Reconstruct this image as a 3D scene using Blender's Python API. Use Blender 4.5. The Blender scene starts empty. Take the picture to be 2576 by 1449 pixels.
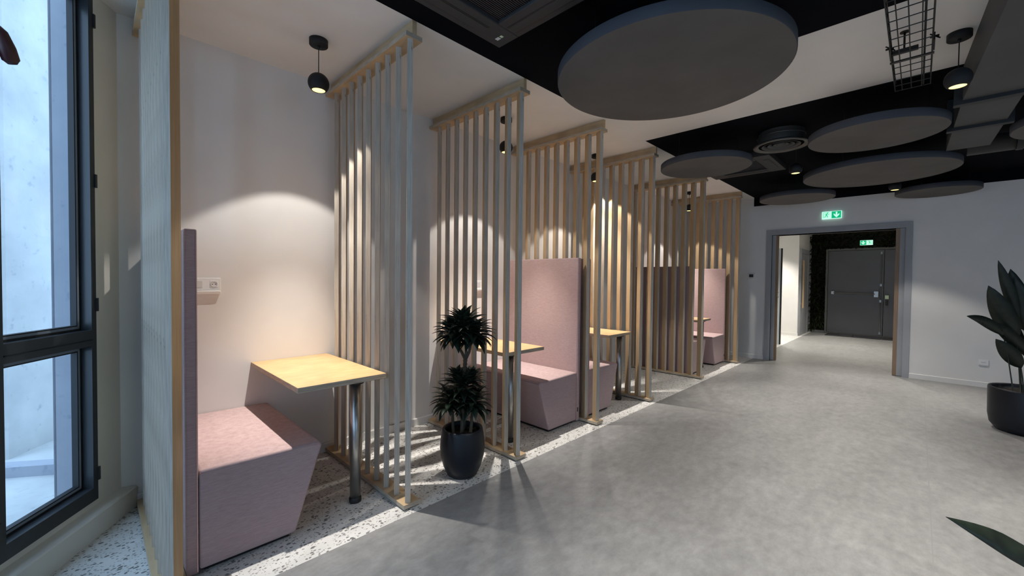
import bpy, bmesh, math, random
from mathutils import Vector, Matrix
PI = math.pi
R = random.Random(7)
S = bpy.context.scene
COL = S.collection

# ------------------------------------------------------------------ helpers
def V(*a): return Vector(a)

def tag(o, label=None, cat=None, group=None, kind=None):
    if label: o['label'] = label
    if cat: o['category'] = cat
    if group: o['group'] = group
    if kind: o['kind'] = kind
    return o

def empty(name, loc, rz=0, label=None, cat=None, group=None):
    o = bpy.data.objects.new(name, None)
    o.empty_display_size = .1
    COL.objects.link(o)
    o.location = loc
    o.rotation_euler = (0, 0, rz)
    return tag(o, label, cat, group)

class MB:
    """collects shapes into one mesh; every shape takes a material index"""
    def __init__(self):
        self.bm = bmesh.new()
    def _faces(self, vs, faces, mi, smooth=False):
        bv = [self.bm.verts.new(v) for v in vs]
        out = []
        for f in faces:
            try:
                fc = self.bm.faces.new([bv[i] for i in f])
            except ValueError:
                continue
            fc.material_index = mi
            fc.smooth = smooth
            out.append(fc)
        return out
    def box(self, x0, x1, y0, y1, z0, z1, mi=0, bev=0, seg=2, M=None):
        vs = [V(x, y, z) for z in (z0, z1) for y in (y0, y1) for x in (x0, x1)]
        if M is not None: vs = [M @ v for v in vs]
        fs = [(0, 2, 3, 1), (4, 5, 7, 6), (0, 1, 5, 4), (2, 6, 7, 3), (0, 4, 6, 2), (1, 3, 7, 5)]
        f = self._faces(vs, fs, mi)
        if bev > 0:
            es = list({e for q in f for e in q.edges})
            r = bmesh.ops.bevel(self.bm, geom=es, offset=bev, segments=seg, profile=.6, affect='EDGES', clamp_overlap=True)
            for q in r['faces']:
                q.material_index = mi
                q.smooth = True
        return self
    def prism(self, pts, lo, hi, axis='y', mi=0, bev=0, seg=3, M=None):
        n = len(pts)
        def P(p, h):
            if axis == 'y': return V(p[0], h, p[1])
            if axis == 'x': return V(h, p[0], p[1])
            return V(p[0], p[1], h)
        vs = [P(p, lo) for p in pts] + [P(p, hi) for p in pts]
        if M is not None: vs = [M @ v for v in vs]
        fs = [tuple(range(n)), tuple(range(2 * n - 1, n - 1, -1))]
        fs += [(i, i + n, (i + 1) % n + n, (i + 1) % n) for i in range(n)]
        f = self._faces(vs, fs, mi)
        bmesh.ops.recalc_face_normals(self.bm, faces=f)
        if bev > 0:
            es = list({e for q in f for e in q.edges})
            r = bmesh.ops.bevel(self.bm, geom=es, offset=bev, segments=seg, profile=.5, affect='EDGES', clamp_overlap=True)
            for q in r['faces']:
                q.material_index = mi
                q.smooth = True
        return self
    def lathe(self, prof, c=(0, 0, 0), n=48, mi=0, smooth=True):
        cx, cy, cz = c
        rings = []
        for r, z in prof:
            if r < 1e-6:
                rings.append([self.bm.verts.new((cx, cy, cz + z))])
            else:
                rings.append([self.bm.verts.new((cx + r * math.cos(2 * PI * i / n), cy + r * math.sin(2 * PI * i / n), cz + z)) for i in range(n)])
        for a, b in zip(rings, rings[1:]):
            for i in range(n):
                j = (i + 1) % n
                q = [a[i % len(a)], a[j % len(a)], b[j % len(b)], b[i % len(b)]]
                u = []
                for v in q:
                    if v not in u: u.append(v)
                if len(u) > 2:
                    try:
                        f = self.bm.faces.new(u); f.smooth = smooth; f.material_index = mi
                    except ValueError: pass
        return self
    def tube(self, pts, r, n=10, mi=0, caps=True):
        pts = [Vector(p) for p in pts]
        rr = r if isinstance(r, (list, tuple)) else [r] * len(pts)
        rings = []
        for i, p in enumerate(pts):
            d = (pts[min(i + 1, len(pts) - 1)] - pts[max(i - 1, 0)]).normalized()
            a = V(0, 0, 1) if abs(d.z) < .9 else V(1, 0, 0)
            u = d.cross(a).normalized(); w = d.cross(u)
            rings.append([self.bm.verts.new(p + (u * math.cos(2 * PI * k / n) + w * math.sin(2 * PI * k / n)) * rr[i]) for k in range(n)])
        for a, b in zip(rings, rings[1:]):
            for k in range(n):
                f = self.bm.faces.new((a[k], a[(k + 1) % n], b[(k + 1) % n], b[k])); f.smooth = True; f.material_index = mi
        if caps:
            for ring in (rings[0], rings[-1]):
                f = self.bm.faces.new(ring); f.material_index = mi
        return self
    def quad(self, pts, mi=0):
        self._faces([Vector(p) for p in pts], [tuple(range(len(pts)))], mi); return self
    def leaf(self, pts, widths, up, fold=.25, mi=0, thick=.0012):
        """a blade along pts, widths per point, creased along its midrib, with a real thickness"""
        pts = [Vector(p) for p in pts]
        rows = []
        for i, p in enumerate(pts):
            d = (pts[min(i + 1, len(pts) - 1)] - pts[max(i - 1, 0)]).normalized()
            side = d.cross(Vector(up))
            if side.length < 1e-4: side = d.cross(V(1, 0, .01))
            side.normalize()
            nrm = side.cross(d).normalized()
            w = widths[i] * .5
            rows.append((p, side, nrm, w))
        top = [[p - s * w + n * (fold * w), p, p + s * w + n * (fold * w)] for p, s, n, w in rows]
        bot = [[v - rows[i][2] * thick for v in r] for i, r in enumerate(top)]
        T = [[self.bm.verts.new(v) for v in r] for r in top]
        B = [[self.bm.verts.new(v) for v in r] for r in bot]
        def F(*v):
            f = self.bm.faces.new(v); f.smooth = True; f.material_index = mi
        m = len(rows)
        for i in range(m - 1):
            for k in range(2):
                F(T[i][k], T[i][k + 1], T[i + 1][k + 1], T[i + 1][k])
                F(B[i][k + 1], B[i][k], B[i + 1][k], B[i + 1][k + 1])
            F(T[i][0], T[i + 1][0], B[i + 1][0], B[i][0])
            F(T[i + 1][2], T[i][2], B[i][2], B[i + 1][2])
        return self
    def build(self, name, mats, parent=None, loc=None):
        me = bpy.data.meshes.new(name)
        self.bm.to_mesh(me); self.bm.free()
        for m in (mats if isinstance(mats, (list, tuple)) else [mats]): me.materials.append(m)
        o = bpy.data.objects.new(name, me)
        COL.objects.link(o)
        if parent is not None: o.parent = parent
        if loc is not None: o.location = loc
        return o

def kids(o): return [c for c in bpy.data.objects if c.parent is o]
def dup(o, parent=None, loc=None, rz=None, label=None):
    c = o.copy(); COL.objects.link(c)
    c.parent = parent
    if loc is not None: c.location = loc
    if rz is not None: c.rotation_euler = (0, 0, rz)
    if label: c['label'] = label
    for k in kids(o): dup(k, c)
    return c

# ------------------------------------------------------------------ materials
def mat(name, col, rough=.6, metal=0, spec=.5, emis=None, estr=0):
    m = bpy.data.materials.new(name); m.use_nodes = True
    b = m.node_tree.nodes['Principled BSDF']
    b.inputs['Base Color'].default_value = (*col, 1)
    b.inputs['Roughness'].default_value = rough
    b.inputs['Metallic'].default_value = metal
    b.inputs['Specular IOR Level'].default_value = spec
    if emis:
        b.inputs['Emission Color'].default_value = (*emis, 1)
        b.inputs['Emission Strength'].default_value = estr
    return m
def N(m, t, **kw):
    n = m.node_tree.nodes.new(t)
    for k, v in kw.items():
        if k in n.inputs: n.inputs[k].default_value = v
        else: setattr(n, k, v)
    return n
def lk(m, a, b): m.node_tree.links.new(a, b)
def bsdf(m): return m.node_tree.nodes['Principled BSDF']
def coords(m, scale=(1, 1, 1), kind='Object'):
    t = N(m, 'ShaderNodeTexCoord'); mp = N(m, 'ShaderNodeMapping')
    mp.inputs['Scale'].default_value = scale
    lk(m, t.outputs[kind], mp.inputs['Vector'])
    return mp.outputs['Vector']
def ramp(m, src, stops):
    r = N(m, 'ShaderNodeValToRGB')
    e = r.color_ramp.elements
    while len(e) < len(stops): e.new(.5)
    for q, (p, c) in zip(e, stops): q.position = p; q.color = (*c, 1)
    lk(m, src, r.inputs['Fac'])
    return r.outputs['Color']
def bump(m, src, strength=.2, dist=.002):
    b = N(m, 'ShaderNodeBump'); b.inputs['Strength'].default_value = strength; b.inputs['Distance'].default_value = dist
    lk(m, src, b.inputs['Height']); lk(m, b.outputs['Normal'], bsdf(m).inputs['Normal'])
def noise(m, vec, scale, detail=3, rough=.5):
    n = N(m, 'ShaderNodeTexNoise'); n.inputs['Scale'].default_value = scale; n.inputs['Detail'].default_value = detail; n.inputs['Roughness'].default_value = rough
    lk(m, vec, n.inputs['Vector']); return n.outputs['Fac']
def mix(m, fac, a, b, blend='MIX'):
    x = N(m, 'ShaderNodeMix'); x.data_type = 'RGBA'; x.blend_type = blend
    if isinstance(fac, float): x.inputs[0].default_value = fac
    else: lk(m, fac, x.inputs[0])
    for i, s in ((6, a), (7, b)):
        if isinstance(s, tuple): x.inputs[i].default_value = (*s, 1)
        else: lk(m, s, x.inputs[i])
    return x.outputs[2]

def paint(name, col, rough=.75, amt=.03):
    m = mat(name, col, rough, spec=.3)
    v = coords(m)
    n = noise(m, v, 3, 3)
    c = ramp(m, n, [(.3, tuple(x * (1 - amt) for x in col)), (.7, tuple(min(1, x * (1 + amt)) for x in col))])
    lk(m, c, bsdf(m).inputs['Base Color'])
    bump(m, noise(m, v, 180, 2), .06, .001)
    return m

M_WALL = paint('wall paint white', (.74, .725, .705))
M_CEIL = paint('ceiling paint white', (.76, .745, .725))
M_BLACK = paint('ceiling paint black', (.0032, .004, .0065), .9)
bsdf(M_BLACK).inputs['Specular IOR Level'].default_value = .08
M_SKIRT = paint('skirting white', (.72, .71, .69), .5)
M_REVEAL = paint('warm white plaster', (.70, .68, .63), .7)

def vinyl():
    m = mat('grey marbled vinyl', (.4, .4, .39), .42, spec=.42)
    v = coords(m, (1, 1.5, 1))
    a = noise(m, v, 2.3, 8, .68)
    b = noise(m, v, 11, 8, .72)
    ca = ramp(m, a, [(.30, (.205, .204, .20)), (.70, (.325, .322, .315))])
    cb = ramp(m, b, [(.33, (.175, .174, .171)), (.67, (.355, .352, .344))])
    c = mix(m, .5, ca, cb)
    # welded seam along the length of the room
    t = N(m, 'ShaderNodeTexCoord'); sx = N(m, 'ShaderNodeSeparateXYZ'); lk(m, t.outputs['Object'], sx.inputs[0])
    w = N(m, 'ShaderNodeMath', operation='ADD'); w.inputs[1].default_value = .084; lk(m, sx.outputs['Y'], w.inputs[0])
    ab = N(m, 'ShaderNodeMath', operation='ABSOLUTE'); lk(m, w.outputs[0], ab.inputs[0])
    ls = N(m, 'ShaderNodeMath', operation='LESS_THAN'); ls.inputs[1].default_value = .003; lk(m, ab.outputs[0], ls.inputs[0])
    c = mix(m, ls.outputs[0], c, (.25, .25, .245))
    lk(m, c, bsdf(m).inputs['Base Color'])
    r = N(m, 'ShaderNodeMapRange'); r.inputs['To Min'].default_value = .36; r.inputs['To Max'].default_value = .52
    lk(m, b, r.inputs['Value']); lk(m, r.outputs[0], bsdf(m).inputs['Roughness'])
    bump(m, b, .05, .001)
    return m
def terrazzo():
    m = mat('terrazzo', (.7, .69, .66), .5, spec=.4)
    v = coords(m, (1, 1.5, 1))
    wob = N(m, 'ShaderNodeTexNoise'); wob.inputs['Scale'].default_value = 30
    lk(m, v, wob.inputs['Vector'])
    vv = N(m, 'ShaderNodeVectorMath', operation='MULTIPLY_ADD'); vv.inputs[1].default_value = (.016, .016, .016)
    lk(m, wob.outputs['Color'], vv.inputs[0]); lk(m, v, vv.inputs[2])
    def chips(scale, size, share, dark, base):
        vo = N(m, 'ShaderNodeTexVoronoi'); vo.inputs['Scale'].default_value = scale; lk(m, vv.outputs[0], vo.inputs['Vector'])
        se = N(m, 'ShaderNodeSeparateColor'); lk(m, vo.outputs['Color'], se.inputs[0])
        pick = N(m, 'ShaderNodeMath', operation='LESS_THAN'); pick.inputs[1].default_value = share; lk(m, se.outputs[0], pick.inputs[0])
        sz = N(m, 'ShaderNodeMath', operation='MULTIPLY'); sz.inputs[1].default_value = size; lk(m, se.outputs[1], sz.inputs[0])
        near = N(m, 'ShaderNodeMath', operation='LESS_THAN'); lk(m, vo.outputs['Distance'], near.inputs[0]); lk(m, sz.outputs[0], near.inputs[1])
        f = N(m, 'ShaderNodeMath', operation='MULTIPLY'); lk(m, pick.outputs[0], f.inputs[0]); lk(m, near.outputs[0], f.inputs[1])
        return mix(m, f.outputs[0], base, dark)
    base = ramp(m, noise(m, v, 6, 4), [(.3, (.62, .61, .58)), (.7, (.72, .71, .685))])
    c = chips(52, .6, .40, (.16, .155, .15), base)
    c = chips(95, .6, .42, (.30, .285, .27), c)
    lk(m, c, bsdf(m).inputs['Base Color'])
    return m
M_VINYL, M_TERR = vinyl(), terrazzo()

def birch(name, c0, c1, stretch=(14, 14, .8), rough=.5):
    m = mat(name, c0, rough, spec=.35)
    v = coords(m, stretch)
    n = noise(m, v, 5, 6, .6)
    big = noise(m, coords(m, (2, 2, .6)), 2.5, 2)
    c = ramp(m, n, [(.3, c0), (.72, c1)])
    d = ramp(m, big, [(.3, (.9, .88, .86)), (.7, (1.06, 1.04, 1.0))])
    lk(m, mix(m, 1.0, c, d, 'MULTIPLY'), bsdf(m).inputs['Base Color'])
    bump(m, n, .06, .001)
    return m
M_BIRCH = birch('birch veneer upright', (.45, .32, .18), (.575, .43, .265))
M_BIRCHF = birch('birch veneer lying', (.48, .35, .205), (.61, .465, .295), (6, .8, 6))
M_TOP = birch('table birch laminate', (.50, .325, .16), (.60, .41, .215), (2.2, 5, 3), .38)

def plyedge(name, axis, c0=(.36, .315, .26), c1=(.52, .465, .39), n_ply=.004):
    m = mat(name, c1, .6, spec=.3)
    sc = [2, 2, 2]
    v = coords(m, (1, 1, 1))
    st = coords(m, (60, 60, 2) if axis == 'v' else (4, 4, 60))
    n = noise(m, st, 3, 5, .6)
    c = ramp(m, n, [(.30, c0), (.62, c1)])
    spots = noise(m, coords(m, (40, 40, 5) if axis == 'v' else (7, 7, 60)), 3, 2)
    s = ramp(m, spots, [(.70, (1, 1, 1)), (.76, (.45, .40, .36))])
    lk(m, mix(m, 1.0, c, s, 'MULTIPLY'), bsdf(m).inputs['Base Color'])
    return m
M_EDGE = plyedge('plywood edge upright', 'v')
M_EDGEH = plyedge('plywood edge lying', 'h', (.33, .275, .205), (.50, .43, .335))

def fabric(name, c0, c1):
    m = mat(name, c0, .9, spec=.15)
    b = bsdf(m)
    b.inputs['Sheen Weight'].default_value = .25
    h = noise(m, coords(m, (30, 30, 420)), 1, 4, .7)
    w = noise(m, coords(m, (420, 60, 420)), 1, 4, .7)
    x = N(m, 'ShaderNodeMath', operation='ADD'); lk(m, h, x.inputs[0]); lk(m, w, x.inputs[1])
    hf = N(m, 'ShaderNodeMath', operation='MULTIPLY'); hf.inputs[1].default_value = .5; lk(m, x.outputs[0], hf.inputs[0]); x.operation = 'MULTIPLY_ADD'; x.inputs[1].default_value = 1.45; lk(m, w, x.inputs[2]); m.node_tree.links.remove(x.inputs[1].links[0]) if x.inputs[1].links else None
    x.inputs[1].default_value = 1.45; w2 = N(m, 'ShaderNodeMath', operation='MULTIPLY'); w2.inputs[1].default_value = .55; lk(m, w, w2.inputs[0]); lk(m, w2.outputs[0], x.inputs[2])
    lk(m, ramp(m, hf.outputs[0], [(.30, c0), (.70, c1)]), b.inputs['Base Color'])
    bump(m, hf.outputs[0], .35, .002)
    return m
M_PINK = fabric('rose woven fabric', (.38, .262, .258), (.56, .415, .408))
M_SEAM = mat('rose seam', (.36, .24, .24), .9, spec=.1)
M_BLKPL = mat('black plastic', (.012, .012, .013), .5)
M_STEEL = mat('brushed steel', (.42, .42, .41), .3, 1)
def brushed(m):
    n = noise(m, coords(m, (1, 1, 260)), 2, 2)
    r = N(m, 'ShaderNodeMapRange'); r.inputs['To Min'].default_value = .24; r.inputs['To Max'].default_value = .42
    lk(m, n, r.inputs['Value']); lk(m, r.outputs[0], bsdf(m).inputs['Roughness'])
brushed(M_STEEL)
M_LAMP = paint('lamp black', (.014, .0145, .016), .6, .1)
M_CORD = mat('black cord', (.01, .01, .01), .7)
M_BULB = mat('warm lamp glow', (1, .9, .5), .5, emis=(1.0, .82, .26), estr=1.5)
M_FELT = paint('acoustic felt grey', (.115, .109, .103), .95, .10)
M_FELTR = paint('acoustic felt edge', (.060, .064, .076), .95, .10)
M_WIRE = mat('suspension wire', (.08, .08, .085), .4, .8)
M_CASS = paint('cassette dark grey', (.040, .041, .043), .55, .06)
M_CASSG = mat('cassette grille', (.018, .019, .025), .5)
M_DUCT = paint('duct dark grey', (.075, .075, .075), .6, .1)
M_FLANGE = mat('duct flange', (.008, .008, .009), .5)
M_ALU = mat('dull grey metal', (.12, .115, .105), .45, .6)
M_TRAY = mat('wire tray steel', (.03, .029, .027), .45, .6)
M_STICK = mat('white sticker', (.7, .72, .72), .5)
M_STICKG = mat('pale green sticker', (.62, .78, .55), .5)
M_PLATE = mat('white plastic', (.78, .77, .75), .35)
M_PLATEG = mat('pale grey plastic', (.62, .615, .60), .4)
M_HOLE = mat('socket hole', (.02, .02, .02), .6)
M_POT = paint('pot charcoal', (.012, .014, .019), .45, .1)
M_SOIL = paint('potting soil', (.02, .014, .010), 1, .5)
M_CANE = paint('cane bark', (.075, .062, .045), .8, .25)
def leafm(name, c0, c1):
    m = mat(name, c0, .42, spec=.4)
    lk(m, ramp(m, noise(m, coords(m), 22, 3), [(.3, c0), (.7, c1)]), bsdf(m).inputs['Base Color'])
    return m
M_LEAF = leafm('dracaena green', (.006, .014, .009), (.016, .032, .018))
M_LEAFR = leafm('broad leaf green', (.007, .012, .008), (.017, .026, .017))
M_IVY = leafm('living wall green', (.006, .012, .005), (.03, .045, .015))
M_FRAME = paint('window anthracite', (.035, .041, .048), .28, .05)
bsdf(M_FRAME).inputs['Specular IOR Level'].default_value = .4
M_GASKET = mat('window gasket', (.008, .009, .012), .6)
M_ALUBL = paint('window outer aluminium', (.20, .24, .30), .4, .05)
M_MAROON = mat('maroon enamel', (.045, .008, .012), .4)
M_CASING = paint('door casing grey', (.34, .35, .37), .5, .05)
M_DOORG = paint('steel door grey', (.105, .105, .115), .36, .05)
M_DOORW = paint('door pale laminate', (.66, .72, .74), .5, .02)
M_LIP = birch('door edge lipping', (.22, .15, .10), (.32, .225, .15))
M_MAT = paint('door mat black', (.03, .03, .034), .95, .2)
M_CONC = None
def conc(name, c0, c1):
    m = mat(name, c0, .85, spec=.2)
    v = coords(m)
    c = ramp(m, noise(m, v, 2.2, 7, .62), [(.3, c0), (.68, c1)])
    d = ramp(m, noise(m, v, 14, 3), [(.62, (1, 1, 1)), (.75, (.72, .76, .8))])
    lk(m, mix(m, 1.0, c, d, 'MULTIPLY'), bsdf(m).inputs['Base Color'])
    return m
M_CONC = conc('outdoor concrete', (.36, .375, .37), (.50, .51, .50))
M_RENDER = conc('outdoor render grey', (.25, .27, .31), (.31, .33, .37))
M_GLASS = bpy.data.materials.new('window glass'); M_GLASS.use_nodes = True
_t = M_GLASS.node_tree; _t.nodes.clear()
_o = _t.nodes.new('ShaderNodeOutputMaterial'); _tr = _t.nodes.new('ShaderNodeBsdfTransparent'); _gl = _t.nodes.new('ShaderNodeBsdfGlossy'); _mx = _t.nodes.new('ShaderNodeMixShader'); _fr = _t.nodes.new('ShaderNodeValue')
_tr.inputs[0].default_value = (.93, .97, 1, 1); _gl.inputs['Roughness'].default_value = .02; _fr.outputs[0].default_value = .035
_t.links.new(_fr.outputs[0], _mx.inputs[0]); _t.links.new(_tr.outputs[0], _mx.inputs[1]); _t.links.new(_gl.outputs[0], _mx.inputs[2]); _t.links.new(_mx.outputs[0], _o.inputs[0])
M_SGREEN = mat('exit sign green', (.0, .3, .12), .4, emis=(.0, .42, .17), estr=.7)
M_SWHITE = mat('exit sign white', (.8, .9, .85), .4, emis=(.50, 1.0, .80), estr=.62)

# ------------------------------------------------------------------ measures
YF, YW, XE, ZC = 2.096, 3.263, 8.203, 2.837       # screen fronts, left wall, far wall, ceiling
YT = 2.05                                         # edge of the terrazzo strip
XB, YB = -2.6, -5.0

# ------------------------------------------------------------------ setting
def struct(o): o['kind'] = 'structure'; return o
FAC = lambda y: .103 - (YW - y) * .6503 - .10         # facade line (outer side) at a given y
YBK = -.95                                        # where the facade meets the wall behind the camera
X1, X2, YBE = 3.0, 4.12, -.26
f = MB()
f.prism([(FAC(YBK), YBK), (XB, YB), (XE + 7, YB), (XE + 7, YT), (FAC(YT), YT)], -.12, 0, 'z', 0)
f.prism([(FAC(YT), YT), (XE + 7, YT), (XE + 7, 3.5), (.02, 3.5), (FAC(YW), YW)], -.12, 0, 'z', 1)
struct(f.build('floor', [M_VINYL, M_TERR]))
c = MB()
c.prism([(FAC(YF), YF), (XE + .1, YF), (XE + .1, 3.38), (.02, 3.38), (FAC(YW), YW)], ZC, ZC + .1, 'z', 0)
c.prism([(X1, YBE), (X2, YBE), (X2, YF), (X1, YF)], ZC, ZC + .1, 'z', 0)
c.prism([(FAC(YBK), YBK), (XB, YB), (X1, YB), (X1, YF), (FAC(YF), YF)], ZC, ZC + .1, 'z', 1)
c.prism([(X2, YB), (XE + .1, YB), (XE + .1, YF), (X2, YF)], ZC, ZC + .1, 'z', 1)
c.prism([(X1, YB), (X2, YB), (X2, YBE), (X1, YBE)], ZC, ZC + .1, 'z', 1)
struct(c.build('ceiling', [M_CEIL, M_BLACK]))

w = MB()
w.box(.08, XE + .2, YW, YW + .12, 0, ZC)
struct(w.build('wall_left', M_WALL))
b = MB()
b.prism([(YW, 0), (YW - .012, 0), (YW - .012, .062), (YW - .009, .068), (YW, .068)], .12, XE, 'x')
struct(b.build('baseboard_left', M_SKIRT))

# far wall with the double door opening, black painted head band
DL, DR, DH = 1.806, .139, 2.155
ZB = 2.682
w = MB()
w.box(XE, XE + .2, DL, YW, 0, ZC)
w.box(XE, XE + .2, YB, DR, 0, ZC)
w.box(XE, XE + .2, DR, DL, DH, ZC)
w.box(XE - .006, XE, YB, YF, ZB, ZC, 1)
struct(w.build('wall_far', [M_WALL, M_BLACK]))
b = MB()
for y0, y1 in ((YB, .066), (1.89, YW - .012)):
    b.prism([(XE, 0), (XE - .013, 0), (XE - .013, .064), (XE - .008, .07), (XE, .07)], y0, y1, 'y')
struct(b.build('baseboard_far', M_SKIRT))
w = MB()                                          # unseen walls behind and right of the camera, openings added for fill daylight
for y0, y1, z0, z1 in ((YB, -3.6, 0, ZC), (-1.6, YBK, 0, ZC), (-3.6, -1.6, 0, .25), (-3.6, -1.6, 2.4, ZC)): w.box(XB - .1, XB, y0, y1, z0, z1)
struct(w.build('wall_back', M_WALL))
w = MB()
for x0, x1, z0, z1 in ((XB, .2, 0, ZC), (2.2, XE + .2, 0, ZC), (.2, 2.2, 0, .8), (.2, 2.2, 2.4, ZC)): w.box(x0, x1, YB - .1, YB, z0, z1)
struct(w.build('wall_right', M_WALL))

# double door in the far wall: casing, jamb lining, the two pocketed leaves
d1 = empty('door_1', (XE, .97, 0)); d1['kind'] = 'structure'
def at(o): return Matrix.Translation(-o.location)
m = MB(); T = at(d1)
m.box(XE - .02, XE + .22, DL, 1.889, 0, 2.241, M=T)
m.box(XE - .02, XE + .22, .067, DR, 0, 2.241, M=T)
m.box(XE - .02, XE + .22, DR, DL, DH, 2.241, M=T)
m.build('frame', M_CASING, d1)
for nm, y0, y1, ya, yb in (('l', 1.752, 1.806, 1.717, 1.752), ('r', .139, .20, .20, .246)):
    m = MB(); m.box(XE + .03, XE + .075, y0, y1, .008, DH, M=T)
    m.box(XE + .035, XE + .07, (y0 + y1) / 2 - .004, (y0 + y1) / 2 + .004, .008, DH, 1, M=T)
    lf = m.build('leaf', [M_CASING, M_BLKPL], d1)
    m = MB(); m.box(XE + .028, XE + .077, ya, yb, .008, DH - .002, M=T); m.build('edge_lipping', M_LIP, lf)

# corridor beyond
XC = 13.9
w = MB()
w.box(XE + .2, 12.4, 3.4, 3.5, 0, 2.75); struct(w.build('wall_corridor', M_WALL))
w = MB(); w.box(12.4, XC + .3, 2.14, 3.5, 0, 2.75)
struct(w.build('wall_corridor', M_WALL))
w = MB(); w.box(XE + .2, XC + .2, -.75, -.65, 0, 2.75); struct(w.build('wall_corridor', M_WALL))
w = MB(); w.box(XC, XC + .1, -.75, 2.14, 0, 2.75); struct(w.build('wall_corridor', M_WALL))
w = MB(); w.box(XE + .2, XC + .2, -.75, 3.5, 2.7, 2.8); struct(w.build('ceiling', M_CEIL))
b = MB(); b.box(12.388, 12.4, 2.128, 3.4, 0, .07); b.box(12.4, 12.44, 2.128, 2.14, 0, .07)
struct(b.build('baseboard_corridor', M_SKIRT))
# grey framed side door with wooden pull, corridor left
d2 = empty('door_2', (13.03, 2.14, 0)); d2['kind'] = 'structure'; T = at(d2)
m = MB()
m.box(12.49, 12.56, 2.10, 2.14, 0, 2.2, M=T); m.box(13.44, 13.58, 2.10, 2.14, 0, 2.2, M=T); m.box(12.56, 13.44, 2.10, 2.14, 2.08, 2.2, M=T)
m.build('frame', M_CASING, d2)
m = MB(); m.box(12.56, 13.44, 2.115, 2.139, .01, 2.08, M=T); m.build('leaf', M_CASING, d2)
m = MB(); m.box(12.60, 12.66, 2.055, 2.085, .70, 1.91, M=T)
m.box(12.62, 12.64, 2.085, 2.115, .8, .84, M=T); m.box(12.62, 12.64, 2.085, 2.115, 1.77, 1.81, M=T)
m.build('handle', M_BIRCH, d2)
# grey steel escape door
d3 = empty('door_3', (13.8, .95, 0)); d3['kind'] = 'structure'; T = at(d3)
m = MB()
m.box(13.74, 13.9, 1.72, 1.765, 0, 2.235, M=T); m.box(13.74, 13.9, .155, .2, 0, 2.235, M=T); m.box(13.74, 13.9, .2, 1.72, 2.19, 2.235, M=T)
m.box(13.73, 13.78, .2, 1.72, 0, .03, M=T)
m.build('frame', M_ALU, d3)
m = MB(); m.box(13.76, 13.81, .61, 1.715, .03, 2.185, M=T, bev=.004); lf = m.build('leaf', M_DOORG, d3)
m = MB(); m.tube([T @ V(13.70, 1.60, 1.085), T @ V(13.70, .76, 1.075)], .016); m.box(13.69, 13.76, 1.57, 1.63, 1.05, 1.12, M=T); m.box(13.69, 13.76, .70, .78, 1.0, 1.14, M=T)
m.build('push_bar', M_STEEL, lf)
m = MB(); m.tube([T @ V(13.745, .66, .10), T @ V(13.745, .66, 2.12)], .011)
for z in (.1, .9, 1.3, 2.1): m.box(13.735, 13.76, .645, .675, z - .03, z + .03, M=T)
m.build('locking_rod', M_STEEL, lf)
m = MB(); m.box(13.76, 13.81, .205, .60, .03, 2.185, M=T, bev=.004); lf2 = m.build('leaf', M_DOORG, d3)
m = MB(); m.box(13.72, 13.76, .505, .575, .96, 1.05, M=T, bev=.005); m.build('release_box', M_STICKG, lf2)
m = MB(); m.box(13.72, 13.76, .52, .565, .80, .93, M=T, bev=.005); m.build('handle', M_BLKPL, lf2)
# open pale door leaf standing out from the corridor's left side
d4 = empty('door_4', (10.35, 2.95, 0)); d4['kind'] = 'structure'; T = at(d4)
m = MB(); m.box(10.35, 10.40, 2.105, 3.35, .01, 2.075, 0, M=T); m.box(10.345, 10.402, 2.085, 2.105, .01, 2.075, 1, M=T); lf = m.build('leaf', [M_DOORW, M_BLKPL], d4)
m = MB()
for z in (1.135, 1.04):
    m.lathe([(0, 0), (.026, 0), (.026, .01), (0, .012)], n=20)
bmesh.ops.transform(m.bm, matrix=Matrix.Rotation(-PI / 2, 4, 'Y'), verts=m.bm.verts)
vs = list(m.bm.verts); half = len(vs) // 2
for i, v in enumerate(vs): v.co += T @ V(10.35, 2.155, 1.135 if i < half else 1.035)
m.tube([T @ V(10.345, 2.155, 1.135), T @ V(10.30, 2.155, 1.135), T @ V(10.30, 2.27, 1.135)], .009)
m.build('handle', M_STEEL, lf)

# ------------------------------------------------------------------ angled facade with windows
A = math.radians(56.97)
TX, TY = -math.cos(A), -math.sin(A)               # along the facade, away from the corner
NX, NY = math.sin(A), -math.cos(A)                # into the room
P0 = V(.103, YW, 0)
FW = Matrix(((TX, -NX, 0, P0.x), (TY, -NY, 0, P0.y), (0, 0, 1, 0), (0, 0, 0, 1)))   # local (s, outward, z)
SW0, SW1 = .190, 4.20
w = MB()
w.box(-.2, SW0, 0, .14, 0, ZC, M=FW)
w.box(SW0, SW1, 0, .14, 0, .162, M=FW)
w.box(SW1, 5.2, 0, .14, 0, ZC, M=FW)
struct(w.build('wall_window', M_REVEAL))
t = MB(); t.prism([(0, 0), (-.064, 0), (-.064, .112), (-.058, .118), (0, .128)], -.03, SW1 + 1, 'x', M=FW)
struct(t.build('trim_1', M_REVEAL))

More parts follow.
